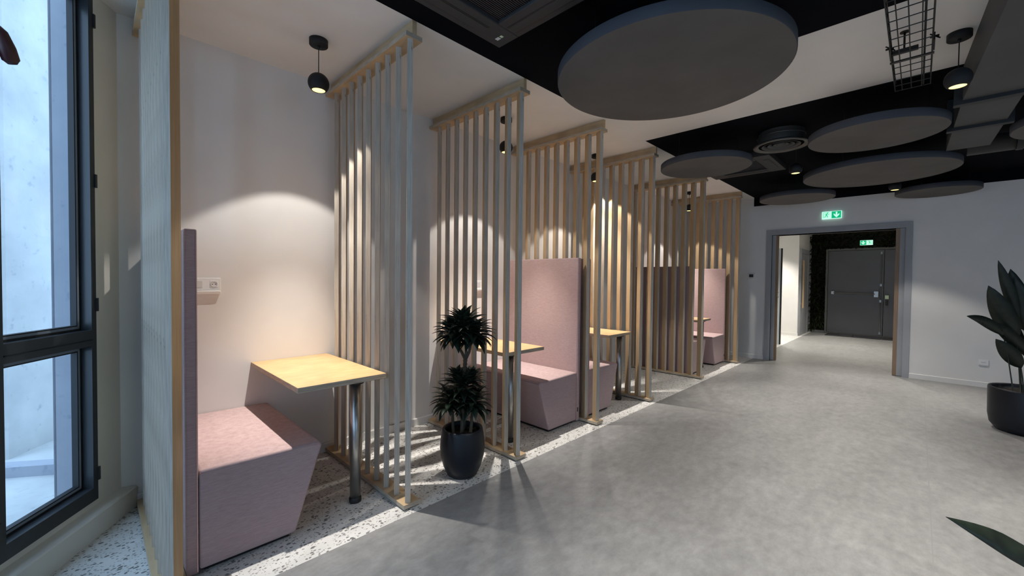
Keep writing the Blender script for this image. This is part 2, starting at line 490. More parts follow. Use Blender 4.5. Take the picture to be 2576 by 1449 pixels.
def make_window(name, s0, s1, handle):
    o = empty(name, FW @ V((s0 + s1) / 2, 0, .165)); o['kind'] = 'structure'
    T = at(o) @ FW
    z0, z1, zm0, zm1, zt = .163, .232, .985, 1.068, 2.835
    fr = .032
    m = MB()
    for a, b2 in ((s0, s0 + fr), (s1 - fr, s1)): m.box(a, b2, -.012, .06, z0, zt, 0, M=T)
    for a, b2 in ((z0, z1), (zm0, zm1), (zt - .06, zt)): m.box(s0 + fr, s1 - fr, -.012, .06, a, b2, 0, M=T)
    m.box(s0 + fr, s1 - fr, -.016, -.010, (zm0 + zm1) / 2 - .012, (zm0 + zm1) / 2 - .008, 1, M=T)
    for z in (.30, 1.20, 1.85, 2.68): m.box(s0 - .006, s0 + .006, -.02, -.004, z - .035, z + .035, 0, M=T)
    m.build('frame', [M_FRAME, M_GASKET], o)
    for a, b2 in ((z1, zm0), (zm1, zt - .06)):
        m = MB()
        x0, x1 = s0 + fr, s1 - fr
        for lo, hi, k in ((0, .010, 1), (.010, .022, 2), (.022, .028, 1)):
            m.box(x0 + lo, x0 + hi, .035, .062, a + lo, b2 - lo, k - 1, M=T); m.box(x1 - hi, x1 - lo, .035, .062, a + lo, b2 - lo, k - 1, M=T)
            m.box(x0 + lo, x1 - lo, .035, .062, a + lo, a + hi, k - 1, M=T); m.box(x0 + lo, x1 - lo, .035, .062, b2 - hi, b2 - lo, k - 1, M=T)
        m.build('glazing_bead', [M_GASKET, M_ALUBL], o)
        m = MB(); m.box(x0 + .02, x1 - .02, .046, .052, a + .02, b2 - .02, M=T); m.build('pane', M_GLASS, o)
    if handle:
        m = MB()
        q = lambda s, n_, z: T @ V(s, -n_, z)
        m.box(s1 + .011, s1 + .034, -.028, -.012, 2.20, 2.36, M=T, bev=.004)
        m.tube([q(s1 + 0.024, .012, 2.33), q(s1 + 0.024, .052, 2.33), q(s1 + 0.016, .058, 2.315), q(s1 + -0.006, .060, 2.265), q(s1 + -0.024, .060, 2.225), q(s1 + -0.031, .060, 2.212)], [.012, .015, .021, .027, .026, .014], 14)
        m.build('handle', M_MAROON, o)
    return o
make_window('window_1', SW0, .722, True)
make_window('window_2', .722, 1.42, False)
make_window('window_3', 1.42, 2.8, False)
make_window('window_4', 2.8, SW1, False)

for nm, along, at_, a0, a1, z0, z1, n in (('fill_window_1', 'y', XB - .05, -3.6, -1.6, .25, 2.4, 2), ('fill_window_2', 'x', YB - .05, .2, 2.2, .8, 2.4, 2)):  # unseen windows, added to let in fill daylight
    o = empty(nm, (at_, (a0 + a1) / 2, z0) if along == 'y' else ((a0 + a1) / 2, at_, z0)); o['kind'] = 'structure'; T = at(o)
    def bx(m, p0, p1, q0, q1, d): m.box(at_ - d, at_ + d, p0, p1, q0, q1, M=T) if along == 'y' else m.box(p0, p1, at_ - d, at_ + d, q0, q1, M=T)
    m = MB()
    for k in range(n + 1):
        a = a0 + (a1 - a0 - .06) * k / n; bx(m, a, a + .06, z0, z1, .03)
    bx(m, a0, a1, z0, z0 + .06, .03); bx(m, a0, a1, z1 - .06, z1, .03)
    m.build('frame', M_FRAME, o)
    m = MB(); bx(m, a0 + .02, a1 - .02, z0 + .02, z1 - .02, .004); m.build('pane', M_GLASS, o)

# outside the window
w = MB()
w.box(-.35, .232, .14, .152, -.1, 3.2, M=FW); w.box(SW0, .232, .064, .15, 0, 3.2, M=FW)
struct(w.build('wall_outside_reveal', M_RENDER))
w = MB(); w.box(-3.2, -.855, 1.2, 1.4, -.4, 4.6, M=FW)
struct(w.build('wall_outside', M_CONC))
w = MB(); w.box(-4, 7, .14, 7.5, -.4, .02, M=FW)
w.box(-.62, -.52, .35, 1.15, .02, .09, 1, M=FW)
struct(w.build('ground_outside', [M_CONC, M_RENDER]))
sh = MB(); rr = random.Random(3)
for i in range(420):
    s, n_, z = -1.75 + rr.uniform(-.55, .55), 3.1 + rr.uniform(-.5, .5), rr.uniform(.25, 3.3)
    d = V(rr.uniform(-1, 1), rr.uniform(-1, 1), rr.uniform(-.6, .8)).normalized(); p = V(s, n_, z); L = rr.uniform(.08, .17)
    sh.leaf([FW @ (p), FW @ (p + d * L * .5), FW @ (p + d * L)], [.01, .05, .005], V(rr.uniform(-1, 1), rr.uniform(-1, 1), 1), .2)
fo = sh.build('leafy_shrub', leafm('outdoor leaf', (.05, .09, .03), (.10, .16, .06)))
tag(fo, 'leafy green shrub outside the blue-tinted window', 'shrub')
st = MB()
for i in range(9):
    s = -1.75 + rr.uniform(-.3, .3); n_ = 3.1 + rr.uniform(-.3, .3)
    st.tube([FW @ V(s, n_, .0), FW @ V(s + rr.uniform(-.2, .2), n_, 1.4), FW @ V(s + rr.uniform(-.5, .5), n_, 3.2)], [.02, .012, .005], 6)
st.build('stem', M_CANE, fo)

# ------------------------------------------------------------------ slat screens
SG = 'plywood slat screens between the booths'
def make_screen(loc, label):
    o = empty('slat_screen', loc, 0, label, 'slat screen', SG)
    yd = 1.157
    m = MB(); m.box(0, .108, 0, yd, .010, .034, 1); m.quad([(.0, 0, .0342), (.108, 0, .0342), (.108, yd, .0342), (0, yd, .0342)], 0); m.build('base_plank', [M_BIRCHF, M_EDGEH], o)
    m = MB(); m.box(.015, .095, .02, yd - .02, 0, .010); m.build('shadow_gap_pad', M_BLKPL, o)  # black strip put in for the dark shadow gap below the plank
    m = MB(); m.box(0, .106, 0, yd, 2.735, 2.761, 1); m.quad([(0, 0, 2.7348), (0, yd, 2.7348), (.106, yd, 2.7348), (.106, 0, 2.7348)], 0); m.build('head_plank', [M_BIRCHF, M_EDGEH], o)
    m = MB(); m.box(.040, .068, 0, yd, 2.761, ZC); m.build('head_batten', M_BIRCHF, o)
    Rm = Matrix.Rotation(math.radians(60), 4, 'Z')
    L, Tk = .039, .0155
    for i in range(9):
        m = MB()
        m.box(-L, L, -Tk, Tk, .0342, 2.7348, 0, M=Rm)
        for fc in m.bm.faces:
            nn = Rm.inverted().to_3x3() @ fc.normal if fc.normal.length else V(0, 0, 0)
            fc.normal_update()
            nn = Rm.inverted().to_3x3() @ fc.normal
            if abs(nn.x) > .8: fc.material_index = 1
        m.build('slat', [M_BIRCH, M_EDGE], o, (.054, .048 + i * .1274, 0))
    return o
XS = [.168, 1.2536, 2.1915, 3.2687, 4.3337, 5.8614, 7.4384]
SL = ['plywood slat screen beside the window, its slats seen edge on, behind the nearest bench backrest',
      'pale plywood slat screen just behind the near steel-legged table, left of the two-tier potted plant',
      'plywood slat screen right behind the two-tier potted plant',
      'plywood slat screen between two back-to-back pink benches',
      'warmly lit plywood slat screen behind the table of the third booth, facing an empty bay',
      'plywood slat screen in front of a dark bench back, far side of the empty bay',
      'last plywood slat screen, closest to the double doorway and the thermostat']
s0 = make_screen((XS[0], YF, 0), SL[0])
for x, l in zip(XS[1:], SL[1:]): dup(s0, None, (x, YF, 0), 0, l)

# ------------------------------------------------------------------ benches
def make_bench(loc, rz, label):
    o = empty('booth_bench', loc, rz, label, 'bench', 'rose fabric high-back booth benches')
    hw = .484
    m = MB(); m.prism([(.049, .022), (.455, .022), (.590, .452), (.574, .470), (.049, .478)], -hw, hw, 'y', 0, .014, 3)
    seat = m.build('seat', M_PINK, o)
    m = MB()
    for y in (-hw + .004, hw - .004):
        m.tube([(.052, y, .464), (.30, y, .461), (.565, y, .456)], .0042, 8)
    m.tube([(.584, -hw + .012, .452), (.584, hw - .012, .452)], .004, 8)
    m.build('piping', M_SEAM, seat)
    m = MB(); m.box(0, .047, -hw, hw, .010, 1.566, 0, .009, 3); bk = m.build('backrest', M_PINK, o)
    for y in (-hw - .0008, hw + .0008):
        m = MB(); m.tube([(.0415, y, .02), (.0415, y, 1.555)], .0018, 6); m.build('seam', M_SEAM, bk)
    if rz > .1:
        m = MB(); m.box(.026, .040, hw - .002, hw + .004, .10, .14); m.build('tag', M_BLKPL, bk)
    m = MB(); m.box(.07, .43, -hw + .03, hw - .03, 0, .024); m.build('plinth', M_BLKPL, o)
    return o
YBN = 2.775
b0 = make_bench((.2785, YBN, 0), 0, 'nearest pink bench, its sloping front facing the steel-legged table, left foreground')
bB = make_bench((3.266, YBN, 0), PI, 'pink bench with tall backrest facing the plant, behind the second table')
dup(b0, None, (3.379, YBN, 0), 0, 'pink bench mostly hidden behind the screen, facing the third table')
dup(b0, None, (5.972, YBN, 0), 0, 'pink bench whose dark back shows through the screen across the empty bay')
dup(bB, None, (7.436, YBN, 0), PI, 'farthest pink bench, against the last slat screen near the doorway')

# ------------------------------------------------------------------ tables
def make_table(x0, x1, xl, label):
    cx = (x0 + x1) / 2
    o = empty('booth_table', (cx, 2.8, 0), 0, label, 'table', 'small plywood wall tables in the booths')
    T = at(o)
    m = MB(); m.box(x0, x1, 2.335, YW - .001, .736, .766, 1, .0015, 1, M=T)
    m.quad([T @ V(x0 + .001, 2.336, .7664), T @ V(x1 - .001, 2.336, .7664), T @ V(x1 - .001, YW - .002, .7664), T @ V(x0 + .001, YW - .002, .7664)], 0)
    m.build('table_top', [M_TOP, M_EDGEH], o)
    m = MB(); m.lathe([(.0, .03), (.031, .03), (.031, .736), (0, .736)], T @ V(xl, 2.405, 0), 40); lg = m.build('leg', M_STEEL, o)
    m = MB(); m.lathe([(0, 0), (.034, 0), (.036, .006), (.036, .022), (.032, .034), (0, .034)], T @ V(xl, 2.405, 0), 40); m.build('foot', M_BLKPL, lg)
    m = MB(); m.lathe([(0, .722), (.05, .722), (.052, .736), (0, .736)], T @ V(xl, 2.405, 0), 32); m.build('mounting_plate', M_BLKPL, lg)
    return o
make_table(.757, 1.270, 1.105, 'nearest birch-topped table on one steel leg, left of the potted plant')
make_table(2.302, 2.784, 2.43, 'birch table in the second booth, partly hidden by the potted plant and its screen')
make_table(3.86, 4.333, 4.19, 'birch table in the third booth, under warm light before the bright lit slats')
make_table(6.36, 6.885, 6.70, 'farthest birch table, between the two facing pink benches')

# ------------------------------------------------------------------ pendant lamps
def make_pendant(loc, label, group):
    o = empty('pendant_lamp', loc, 0, label, 'pendant lamp', group)
    m = MB(); m.lathe([(0, 0), (.054, 0), (.054, -.034), (.052, -.037), (0, -.037)], n=48); m.build('canopy', M_LAMP, o)
    m = MB(); m.tube([(0, 0, -.036), (0, 0, -.215)], .0028, 8); m.lathe([(0, -.037), (.009, -.037), (.006, -.055), (0, -.055)], n=16); m.build('cord', M_CORD, o)
    r, zc = .062, -.268
    prof = [(0, r)] + [(r * math.sin(a), r * math.cos(a)) for a in [math.radians(q) for q in range(8, 137, 8)]]
    rb, zb = prof[-1]
    inner = [(rb - .004, zb - .001), (rb - .005, zb + .006)] + [((r - .005) * math.sin(a), (r - .005) * math.cos(a)) for a in [math.radians(q) for q in range(120, 20, -12)]] + [(0, r - .006)]
    m = MB(); m.lathe(prof + inner, (0, 0, zc), 48); sh = m.build('shade', M_LAMP, o)
    m = MB(); m.lathe([(0, zb + .0005), (rb - .0055, zb + .0015), (rb - .0055, zb + .010), (0, zb + .010)], (0, 0, zc), 36); m.build('bulb', M_BULB, sh)
    o['zl'] = zc + zb
    return o
BOOTH = [(.999, 2.70), (2.679, 2.735), (4.183, 2.745), (6.974, 2.745)]
BL = ['black ball pendant lamp above the nearest booth table, hanging clear of any screen',
      'black ball pendant lamp seen between slats above the second booth table',
      'black ball pendant lamp half hidden by a slat, above the third booth table',
      'farthest booth pendant, small black ball lamp between the last two screens']
lamp0 = make_pendant((BOOTH[0][0], BOOTH[0][1], ZC), BL[0], 'black ball pendants over the booths')
for (x, y), l in zip(BOOTH[1:], BL[1:]): dup(lamp0, None, (x, y, ZC), 0, l)
HALL = [(3.595, -.14), (5.296, .964), (7.063, .235), (1.85, .2), (.6, -1.6), (2.4, -2.0), (5.0, -2.1), (7.0, -2.4)]  # trailing entries are unseen pendants added for room light
HL = ['black ball pendant lamp hanging from the white ceiling strip beside the wire cable tray',
      'lit black pendant against the black ceiling, between the ceiling cassette and a large disc',
      'lit black pendant against the black ceiling, above the far wall beside the last low disc']
for i, (x, y) in enumerate(HALL):
    q = dup(lamp0, None, (x, y, ZC), 0, HL[i] if i < 3 else 'unseen black ball pendant lamp, added to light the open grey floor')
    q['group'] = 'black ball pendants over the open floor'

def spot(name, loc, power, ang, blend, col, rad=.018, aim=None):
    l = bpy.data.lights.new(name, 'SPOT'); l.energy = power; l.spot_size = math.radians(ang); l.spot_blend = blend; l.color = col; l.shadow_soft_size = rad
    o = bpy.data.objects.new(name, l); COL.objects.link(o); o.location = loc
    return o
ZL = ZC - .268 - .0446 - .004
WARM = (1.0, .94, .87)
for x, y in BOOTH:
    spot('booth_light', (x, y, ZL), 33, 93, .16, WARM, .014)
    spot('booth_light', (x, y, ZL), 185, 58, 1.0, WARM, .014)
for x, y in HALL:
    spot('hall_light', (x, y, ZL), 50, 93, .25, (1, .95, .88), .014)
    spot('hall_light', (x, y, ZL), 150, 70, 1.0, (1, .95, .88), .014)
for x, y in ((9.6, .95), (11.6, 1.0), (11.6, 2.7)):
    spot('corridor_light', (x, y, 2.66), 150, 100, .6, (1, .95, .86), .05)

# ------------------------------------------------------------------ acoustic discs
def make_disc(x, y, r, label, z=2.55, t=.062):
    o = empty('acoustic_disc', (x, y, z), 0, label, 'acoustic panel', 'round acoustic panels hung under the ceiling')
    n = 96
    m = MB(); m.lathe([(0, 0), (r - .004, 0)], n=n, mi=0, smooth=False); m.lathe([(r - .004, 0), (r, .004), (r, t - .004), (r - .004, t), (0, t)], n=n, mi=1)
    bmesh.ops.recalc_face_normals(m.bm, faces=m.bm.faces)
    m.build('panel', [M_FELT, M_FELTR], o)
    for k in range(3):
        a = 2 * PI * k / 3 + .5
        px, py = .72 * r * math.cos(a), .72 * r * math.sin(a)
        m = MB(); m.tube([(px, py, t), (px, py, ZC - z)], .0012, 6); m.lathe([(0, t), (.008, t), (.008, t + .02), (0, t + .022)], (px, py, 0), 12)
        m.build('suspension_wire', M_WIRE, o)
    return o
DISCS = [(2.389, 1.089, .640, 'largest dark grey acoustic disc, nearest, overhanging the white ceiling edge'),
         (4.545, 1.635, .437, 'grey acoustic disc nearest the slat screens, beside the ceiling cassette'),
         (4.475, .286, .437, 'grey acoustic disc beside the round air diffuser, next to the square duct'),
         (6.052, .360, .655, 'widest of the far grey acoustic discs, between the two small lit pendants'),
         (7.135, 1.285, .452, 'small grey acoustic disc near the far wall, up and left of the exit sign'),
         (7.755, -.146, .405, 'lowest far grey acoustic disc against the white far wall, right of the lit pendant'),
         (5.11, -.93, .44, 'grey acoustic disc cut off by the right edge of the picture')]
for d in DISCS: make_disc(*d)

# ------------------------------------------------------------------ air conditioning cassettes
def make_cassette(x0, y0, s, label):
    o = empty('ceiling_cassette', (x0 + s / 2, y0 + s / 2, ZC), 0, label, 'air conditioner', 'dark ceiling cassettes')
    h = s / 2; z0, z1 = -.066, -.03
    m = MB(); g = h - .165
    m.box(-h, h, g, h, z0, 0, bev=.006); m.box(-h, h, -h, -g, z0, 0, bev=.006)
    m.box(-h, -g, -g, g, z0, 0, bev=.006); m.box(g, h, -g, g, z0, 0, bev=.006)
    m.build('panel', M_CASS, o)
    m = MB(); m.box(-g, g, -g, g, z1, 0)
    for k in range(40):
        y = -g + (k + .5) * 2 * g / 40
        m.box(-g, g, y - .003, y + .003, z1 - .018, z1)
    m.build('grille', M_CASSG, o)
    for sx, sy in ((0, 1), (0, -1), (1, 0), (-1, 0)):
        m = MB(); c = h - .075; L = g - .02
        if sx == 0:
            m.box(-L, L, sy * c - .028, sy * c + .028, z0 - .004, z0 + .002, bev=.002)
        else: m.box(sx * c - .028, sx * c + .028, -L, L, z0 - .004, z0 + .002, bev=.002)
        lv = m.build('louver', M_CASS, o)
        m = MB()
        for e in (-.033, .033):
            if sx == 0: m.box(-L - .005, L + .005, sy * (c) + e - .004, sy * c + e + .004, z0 - .0015, z0 + .002)
            else: m.box(sx * c + e - .004, sx * c + e + .004, -L - .005, L + .005, z0 - .0015, z0 + .002)
        m.build('slot', M_FLANGE, lv)
    return o
c1 = make_cassette(.925, 1.030, .83, 'dark ceiling cassette with ribbed grille at the top edge, two pale stickers at its corner')
m = MB(); m.box(.331, .354, .335, .364, -.0668, -.0655, 0); m.box(.332, .352, .310, .327, -.0668, -.0655, 1)
m.build('sticker', [M_STICK, M_STICKG], c1)
make_cassette(5.29, 1.215, .83, 'dark ceiling cassette half hidden behind a grey disc, beside the lit far pendant')

# round diffuser
o = empty('air_diffuser', (4.79, 1.0, ZC), 0, 'round dark air diffuser with a bright rim, between two grey discs', 'air diffuser')
zb = -.137
m = MB(); m.lathe([(.19, zb + .01), (.205, zb), (.236, zb), (.238, zb + .012), (.205, zb + .03), (.19, zb + .01)], n=64); m.build('rim', M_ALU, o)
m = MB()
for r0, dz in ((.165, .004), (.115, .010), (.065, .016)): m.lathe([(r0, zb + dz), (r0 - .030, zb + dz + .028), (r0 - .032, zb + dz + .026), (r0 - .003, zb + dz - .002), (r0, zb + dz)], n=48)
m.lathe([(0, zb + .02), (.03, zb + .02), (.03, zb + .03), (0, zb + .03)], n=32)
for k in range(4):
    a = PI / 4 + k * PI / 2; m.tube([(.03 * math.cos(a), .03 * math.sin(a), zb + .035), (.2 * math.cos(a), .2 * math.sin(a), zb + .02)], .004, 6)
m.build('cone', M_DUCT, o)
m = MB(); m.lathe([(.198, zb + .03), (.198, -.04), (.19, -.02), (.19, 0)], n=48); m.lathe([(.199, -.05), (.204, -.045), (.199, -.04)], n=48); m.build('neck', M_ALU, o)

# duct
o = empty('air_duct', (4.0, -.3, 2.62), 0, 'dark grey square air duct running along the black ceiling at right', 'duct')
T = at(o)
m = MB()
def seg(m, x0, x1, ya0, yb0, ya1, yb1, z0, z1, mi=0):
    m._faces([T @ V(x0, ya0, z0), T @ V(x0, yb0, z0), T @ V(x1, yb1, z0), T @ V(x1, ya1, z0), T @ V(x0, ya0, z1), T @ V(x0, yb0, z1), T @ V(x1, yb1, z1), T @ V(x1, ya1, z1)],
             [(0, 1, 2, 3), (7, 6, 5, 4), (0, 4, 5, 1), (3, 2, 6, 7), (1, 5, 6, 2), (0, 3, 7, 4)], mi)
seg(m, 2.6, 4.16, -.66, -.262, -.465, -.185, 2.60, ZC)
seg(m, 4.16, 5.62, -.465, -.185, -.428, -.157, 2.60, ZC)
m.build('casing', M_DUCT, o)
for x, ya, yb in ((4.17, -.475, -.175), (4.85, -.455, -.165), (2.62, -.67, -.25)):
    m = MB(); m.box(x - .03, x + .03, ya - .03, yb + .03, 2.575, ZC - .01, M=T); m.build('flange', M_FLANGE, o)
o = empty('air_duct', (6.0, -1.6, 2.64), 0, 'thin dark grey duct crossing behind the large discs, at the far right', 'duct')
T = at(o)
m = MB(); m.tube([T @ V(6.03, -.31, 2.70), T @ V(6.03, -3.5, 2.70)], .085, 24); m.build('casing', M_ALU, o)
for y in (-.62, -1.7):
    m = MB(); m.tube([T @ V(6.03, y, 2.70), T @ V(6.03, y - .04, 2.70)], .094, 24); m.tube([T @ V(6.03, y - .02, 2.78), T @ V(6.03, y - .02, ZC)], .005, 6); m.build('clamp', M_DUCT, o)

# wire cable tray
o = empty('cable_tray', (3.0, .05, 2.66), 0, 'black wire mesh cable tray hanging in front of the white ceiling strip', 'cable tray')
T = at(o)
m = MB(); y0, y1, zt0, zt1 = -.027, .141, 2.66, 2.715
Rw = .0026
for y, z in ((y0, zt1), (y0, zt0), (.014, zt0), (.062, zt0), (.106, zt0), (y1, zt0), (y1, zt1)):
    m.tube([T @ V(1.2, y, z), T @ V(3.835, y, z)], Rw if (z == zt0) else .004, 6)
x = 1.25
while x < 3.84:
    m.tube([T @ V(x, y0, zt1), T @ V(x, y0, zt0), T @ V(x, y1, zt0), T @ V(x, y1, zt1)], Rw, 6); x += .1033
m.build('wire_mesh', M_TRAY, o)
m = MB(); m.box(3.31, 3.332, y0 - .008, y1 + .008, zt0 - .007, zt0 - .001, M=T)
for y in (y0 - .006, y1 + .006):
    m.box(3.20, 3.345, y - .003, y + .003, zt0 + .018, zt1 + .004, M=T); m.tube([T @ V(3.22, y - .018, zt1 - .012), T @ V(3.22, y + .018, zt1 - .012)], .006, 8); m.tube([T @ V(3.225, y - .022, zt1 - .026), T @ V(3.225, y + .018, zt1 + .008)], .0035, 6)
m.build('splice', M_TRAY, o)
m = MB(); m.tube([T @ V(3.36, .09, zt1), T @ V(3.36, .09, ZC)], .005, 8); m.box(3.345, 3.375, .03, .15, zt1 + .002, zt1 + .022, M=T); m.lathe([(0, ZC - .004), (.022, ZC - .004), (.022, ZC), (0, ZC)], T @ V(3.36, .09, 0), 16)
m.build('hanger', M_TRAY, o)
m = MB(); m.tube([T @ V(1.2, .008, zt0 + .008), T @ V(2.4, .002, zt0 + .008), T @ V(3.83, .006, zt0 + .008)], .0045, 8)
m.build('cable', M_CORD, o)

# ------------------------------------------------------------------ exit signs
def arrow_down(m, cx, cz, s, P, mi):
    pts = [(-.10, .42), (.10, .42), (.10, -.02), (.34, .20), (.34, -.04), (0, -.42), (-.34, -.04), (-.34, .20), (-.10, -.02)]
    m.quad([P(cx + x * s, cz + z * s) for x, z in pts], mi)
def runner(m, cx, cz, s, P, mi):
    def bar(a, b, w):
        a, b = Vector(a), Vector(b); d = (b - a).normalized(); n = Vector((-d.y, d.x)) * w * .5
        m.quad([P(cx + q.x * s, cz + q.y * s) for q in (a - n, b - n, b + n, a + n)], mi)
    m.quad([P(cx + (.10 + .075 * math.cos(t)) * s, cz + (.34 + .075 * math.sin(t)) * s) for t in [2 * PI * i / 12 for i in range(12)]], mi)
    bar((.04, .25), (-.06, .0), .14)
    bar((.05, .22), (.22, .12), .07); bar((.22, .12), (.32, .20), .06)
    bar((.02, .22), (-.16, .20), .07); bar((-.16, .20), (-.24, .06), .06)
    bar((-.05, .02), (.12, -.12), .09); bar((.12, -.12), (.10, -.36), .08)
    bar((-.06, .02), (-.12, -.20), .09); bar((-.12, -.20), (-.34, -.26), .08)
    bar((-.40, -.40), (-.40, .42), .05); bar((-.40, .42), (.30, .42), .05)
def exit_sign(x, y0, y1, z0, z1, label, flip):
    o = empty('exit_sign', (x, (y0 + y1) / 2, z0), 0, label, 'exit sign', 'lit green exit signs')
    T = at(o)
    m = MB(); m.box(x - .028, x, y1, y0, z0, z1, M=T, bev=.003); m.build('housing', M_SWHITE, o)
    hw = (y0 - y1) / 2; cy = (y0 + y1) / 2; cz = (z0 + z1) / 2; hh = (z1 - z0) / 2
    k = 1 if not flip else -1
    def P(a, b): return T @ V(x - .0295, cy - a * k, cz + b)         # a to the right in the room's view
    def P2(a, b): return T @ V(x - .0302, cy - a * k, cz + b)
    def P3(a, b): return T @ V(x - .0302, cy - a, cz + b)
    m = MB(); e = .006
    m.quad([P(0, -hh + e), P(hw - e, -hh + e), P(hw - e, hh - e), P(0, hh - e)], 0)
    m.build('green_field', M_SGREEN, o)
    m = MB(); arrow_down(m, hw * .5, 0, hh * 1.75, P2, 0); m.build('arrow', M_SWHITE, o)
    m = MB(); runner(m, -hw * .5, -.002, hh * 1.75, P2, 0); m.build('running_figure', M_SGREEN, o)
exit_sign(XE, 1.120, .873, 2.362, 2.480, 'green and white exit sign above the double doorway, figure left and arrow right', False)
exit_sign(13.60, 1.066, .822, 2.30, 2.42, 'small green exit sign inside the corridor above the grey steel door', True)

# ------------------------------------------------------------------ thermostat, switches, sockets
o = empty('thermostat', (XE, 2.11, 1.44), 0, 'white wall thermostat with a dark display, left of the double doorway', 'thermostat')
m = MB(); m.box(-.022, 0, -.052, .052, -.058, .058, bev=.006); m.build('housing', M_PLATE, o)
m = MB(); m.box(-.0235, -.021, -.034, .034, -.008, .046); m.build('display', M_HOLE, o)
m = MB(); m.box(-.0245, -.021, -.036, .036, -.038, -.024, bev=.001); m.build('button', M_PLATEG, o)
def rocker_and_socket(cx, cz, label):
    o = empty('socket_plate', (cx, YW, cz), 0, label, 'socket', 'white double plates in the booths')
    m = MB(); m.box(-.078, .078, -.010, 0, -.040, .040, bev=.004)
    m.prism([(0, -.040), (-.030, -.040), (-.034, -.046), (-.030, -.064), (0, -.066)], -.074, .074, 'x', 0, .004, 2); m.build('plate', M_PLATE, o)
    m = MB(); m.box(-.062, -.020, -.014, -.009, -.022, .022, bev=.002); m.build('switch', M_PLATEG, o)
    m = MB(); m.box(.018, .062, -.012, -.009, -.023, .023, bev=.002); sk = m.build('socket', M_PLATE, o)
    m = MB(); m.lathe([(.0185, 0), (.0185, .003), (.0165, .003), (.0165, -.002), (0, -.002)], n=32)
    for dx in (-.0085, .0085): m.lathe([(0, .0005), (.0028, .0005), (.0028, -.001), (0, -.001)], (dx, -.001, 0), 10, 1)
    m.lathe([(0, .004), (.0022, .004), (.0022, -.001), (0, -.001)], (0, .009, 0), 10, 2)
    bmesh.ops.transform(m.bm, matrix=Matrix.Translation((.040, -.0125, 0)) @ Matrix.Rotation(PI / 2, 4, 'X'), verts=m.bm.verts)
    m.build('well', [M_PLATEG, M_HOLE, M_STEEL], sk)
    return o
r0 = rocker_and_socket(.508, 1.305, 'white switch and socket plate on the wall beside the nearest bench backrest')
dup(r0, None, (2.845, YW, 1.295), 0, 'white switch plate on the wall glimpsed between slats above the plant')
o = empty('wall_socket', (XE, -.637, .325), 0, 'white wall socket low on the far wall, right of the doorway', 'socket')
m = MB(); m.box(-.012, 0, -.045, .045, -.038, .038, bev=.004); m.build('plate', M_PLATE, o)
m = MB(); m.box(-.0135, -.011, -.022, .022, -.004, .012); m.box(-.016, -.011, -.04, .04, -.034, -.026); m.build('cover', M_PLATEG, o)

# ------------------------------------------------------------------ potted dracaena
def pot_mesh(m, prof, loc=(0, 0, 0)): m.lathe(prof, loc, 64)
o = empty('potted_dracaena', (1.795, 2.235, 0), 0, 'two-tier dark green dracaena in a rounded black pot, standing between two slat screens', 'potted plant')
m = MB(); m.lathe([(0, 0), (.092, 0), (.104, .008), (.132, .07), (.150, .14), (.155, .19), (.151, .25), (.142, .305), (.138, .323), (.130, .327), (.120, .320), (.122, .290), (.124, .27), (0, .27)], n=72); m.build('pot', M_POT, o)
m = MB(); m.lathe([(0, .293), (.06, .291), (.12, .284), (.123, .27)], n=40)
rr = random.Random(11)
for i in range(70):
    a, q = rr.uniform(0, 2 * PI), .11 * math.sqrt(rr.random()); s = rr.uniform(.005, .011)
    m.lathe([(0, -s * .6), (s * .8, -s * .2), (s, s * .2), (0, s)], (q * math.cos(a), q * math.sin(a), .29), 7)
m.build('soil', M_SOIL, o)
m = MB()
m.tube([(-.012, -.012, .27), (-.012, -.014, .36), (-.006, -.010, .5), (.0, -.004, .62), (.006, -.010, .74), (.010, -.012, .80)], [.017, .016, .0145, .014, .013, .013], 14)
for k in range(20):
    z = .33 + k * .024; m.lathe([(.0145, z), (.0165, z + .004), (.0145, z + .008)], (-.009 + .018 * (z - .3) / .5, -.012, 0), 14)
for e in ((-.05, .03, .93), (.045, -.035, .93), (.0, -.02, .94)):
    m.tube([(.010, -.012, .795), (.010 + e[0] * .45, -.012 + e[1] * .45, .85), (e[0], e[1], e[2])], [.011, .010, .008], 10)
for (bx, by, tx, ty, tz) in ((.05, .04, .06, .05, .45), (-.055, .03, -.06, .04, .46), (.03, -.05, .045, -.05, .44)):
    m.tube([(bx, by, .28), ((bx + tx) / 2, (by + ty) / 2, .36), (tx, ty, tz)], [.012, .011, .009], 10)
m.build('stem', M_CANE, o)
def rosette(m, c, n, L0, L1, e0, e1, w, seed, droop=1.0):
    q = random.Random(seed)
    for i in range(n):
        az = i * 2.39996 + q.uniform(-.2, .2)
        k = i / n
        el = e0 + (e1 - e0) * k + q.uniform(-.12, .12)
        L = (L0 + (L1 - L0) * (1 - abs(2 * k - .9))) * q.uniform(.82, 1.12)
        p = V(*c) + V(0, 0, (k - .5) * .06); pts = [p.copy()]; e = el
        sway = q.uniform(-.14, .14)
        for s in range(6):
            d = V(math.cos(az + sway * s / 5) * math.cos(e), math.sin(az + sway * s / 5) * math.cos(e), math.sin(e))
            p = p + d * (L / 6); pts.append(p.copy()); e -= droop * (.13 + .10 * q.random()) * (1.0 if s > 1 else .4)
        ww = [.45, .80, 1.0, .98, .78, .42, .05]
        up = V(-math.sin(el) * math.cos(az), -math.sin(el) * math.sin(az), math.cos(el))
        m.leaf(pts, [x * w for x in ww], up, .30)
def crown(name, specs):
    m = MB()
    for s in specs: rosette(m, *s)
    return m.build(name, M_LEAF, o)
crown('crown', [((.0, -.005, 1.01), 60, .16, .20, -.25, 1.35, .055, 1), ((-.06, .045, .975), 48, .13, .165, -.50, 1.15, .050, 2), ((.055, -.05, .975), 48, .13, .165, -.50, 1.15, .050, 3)])
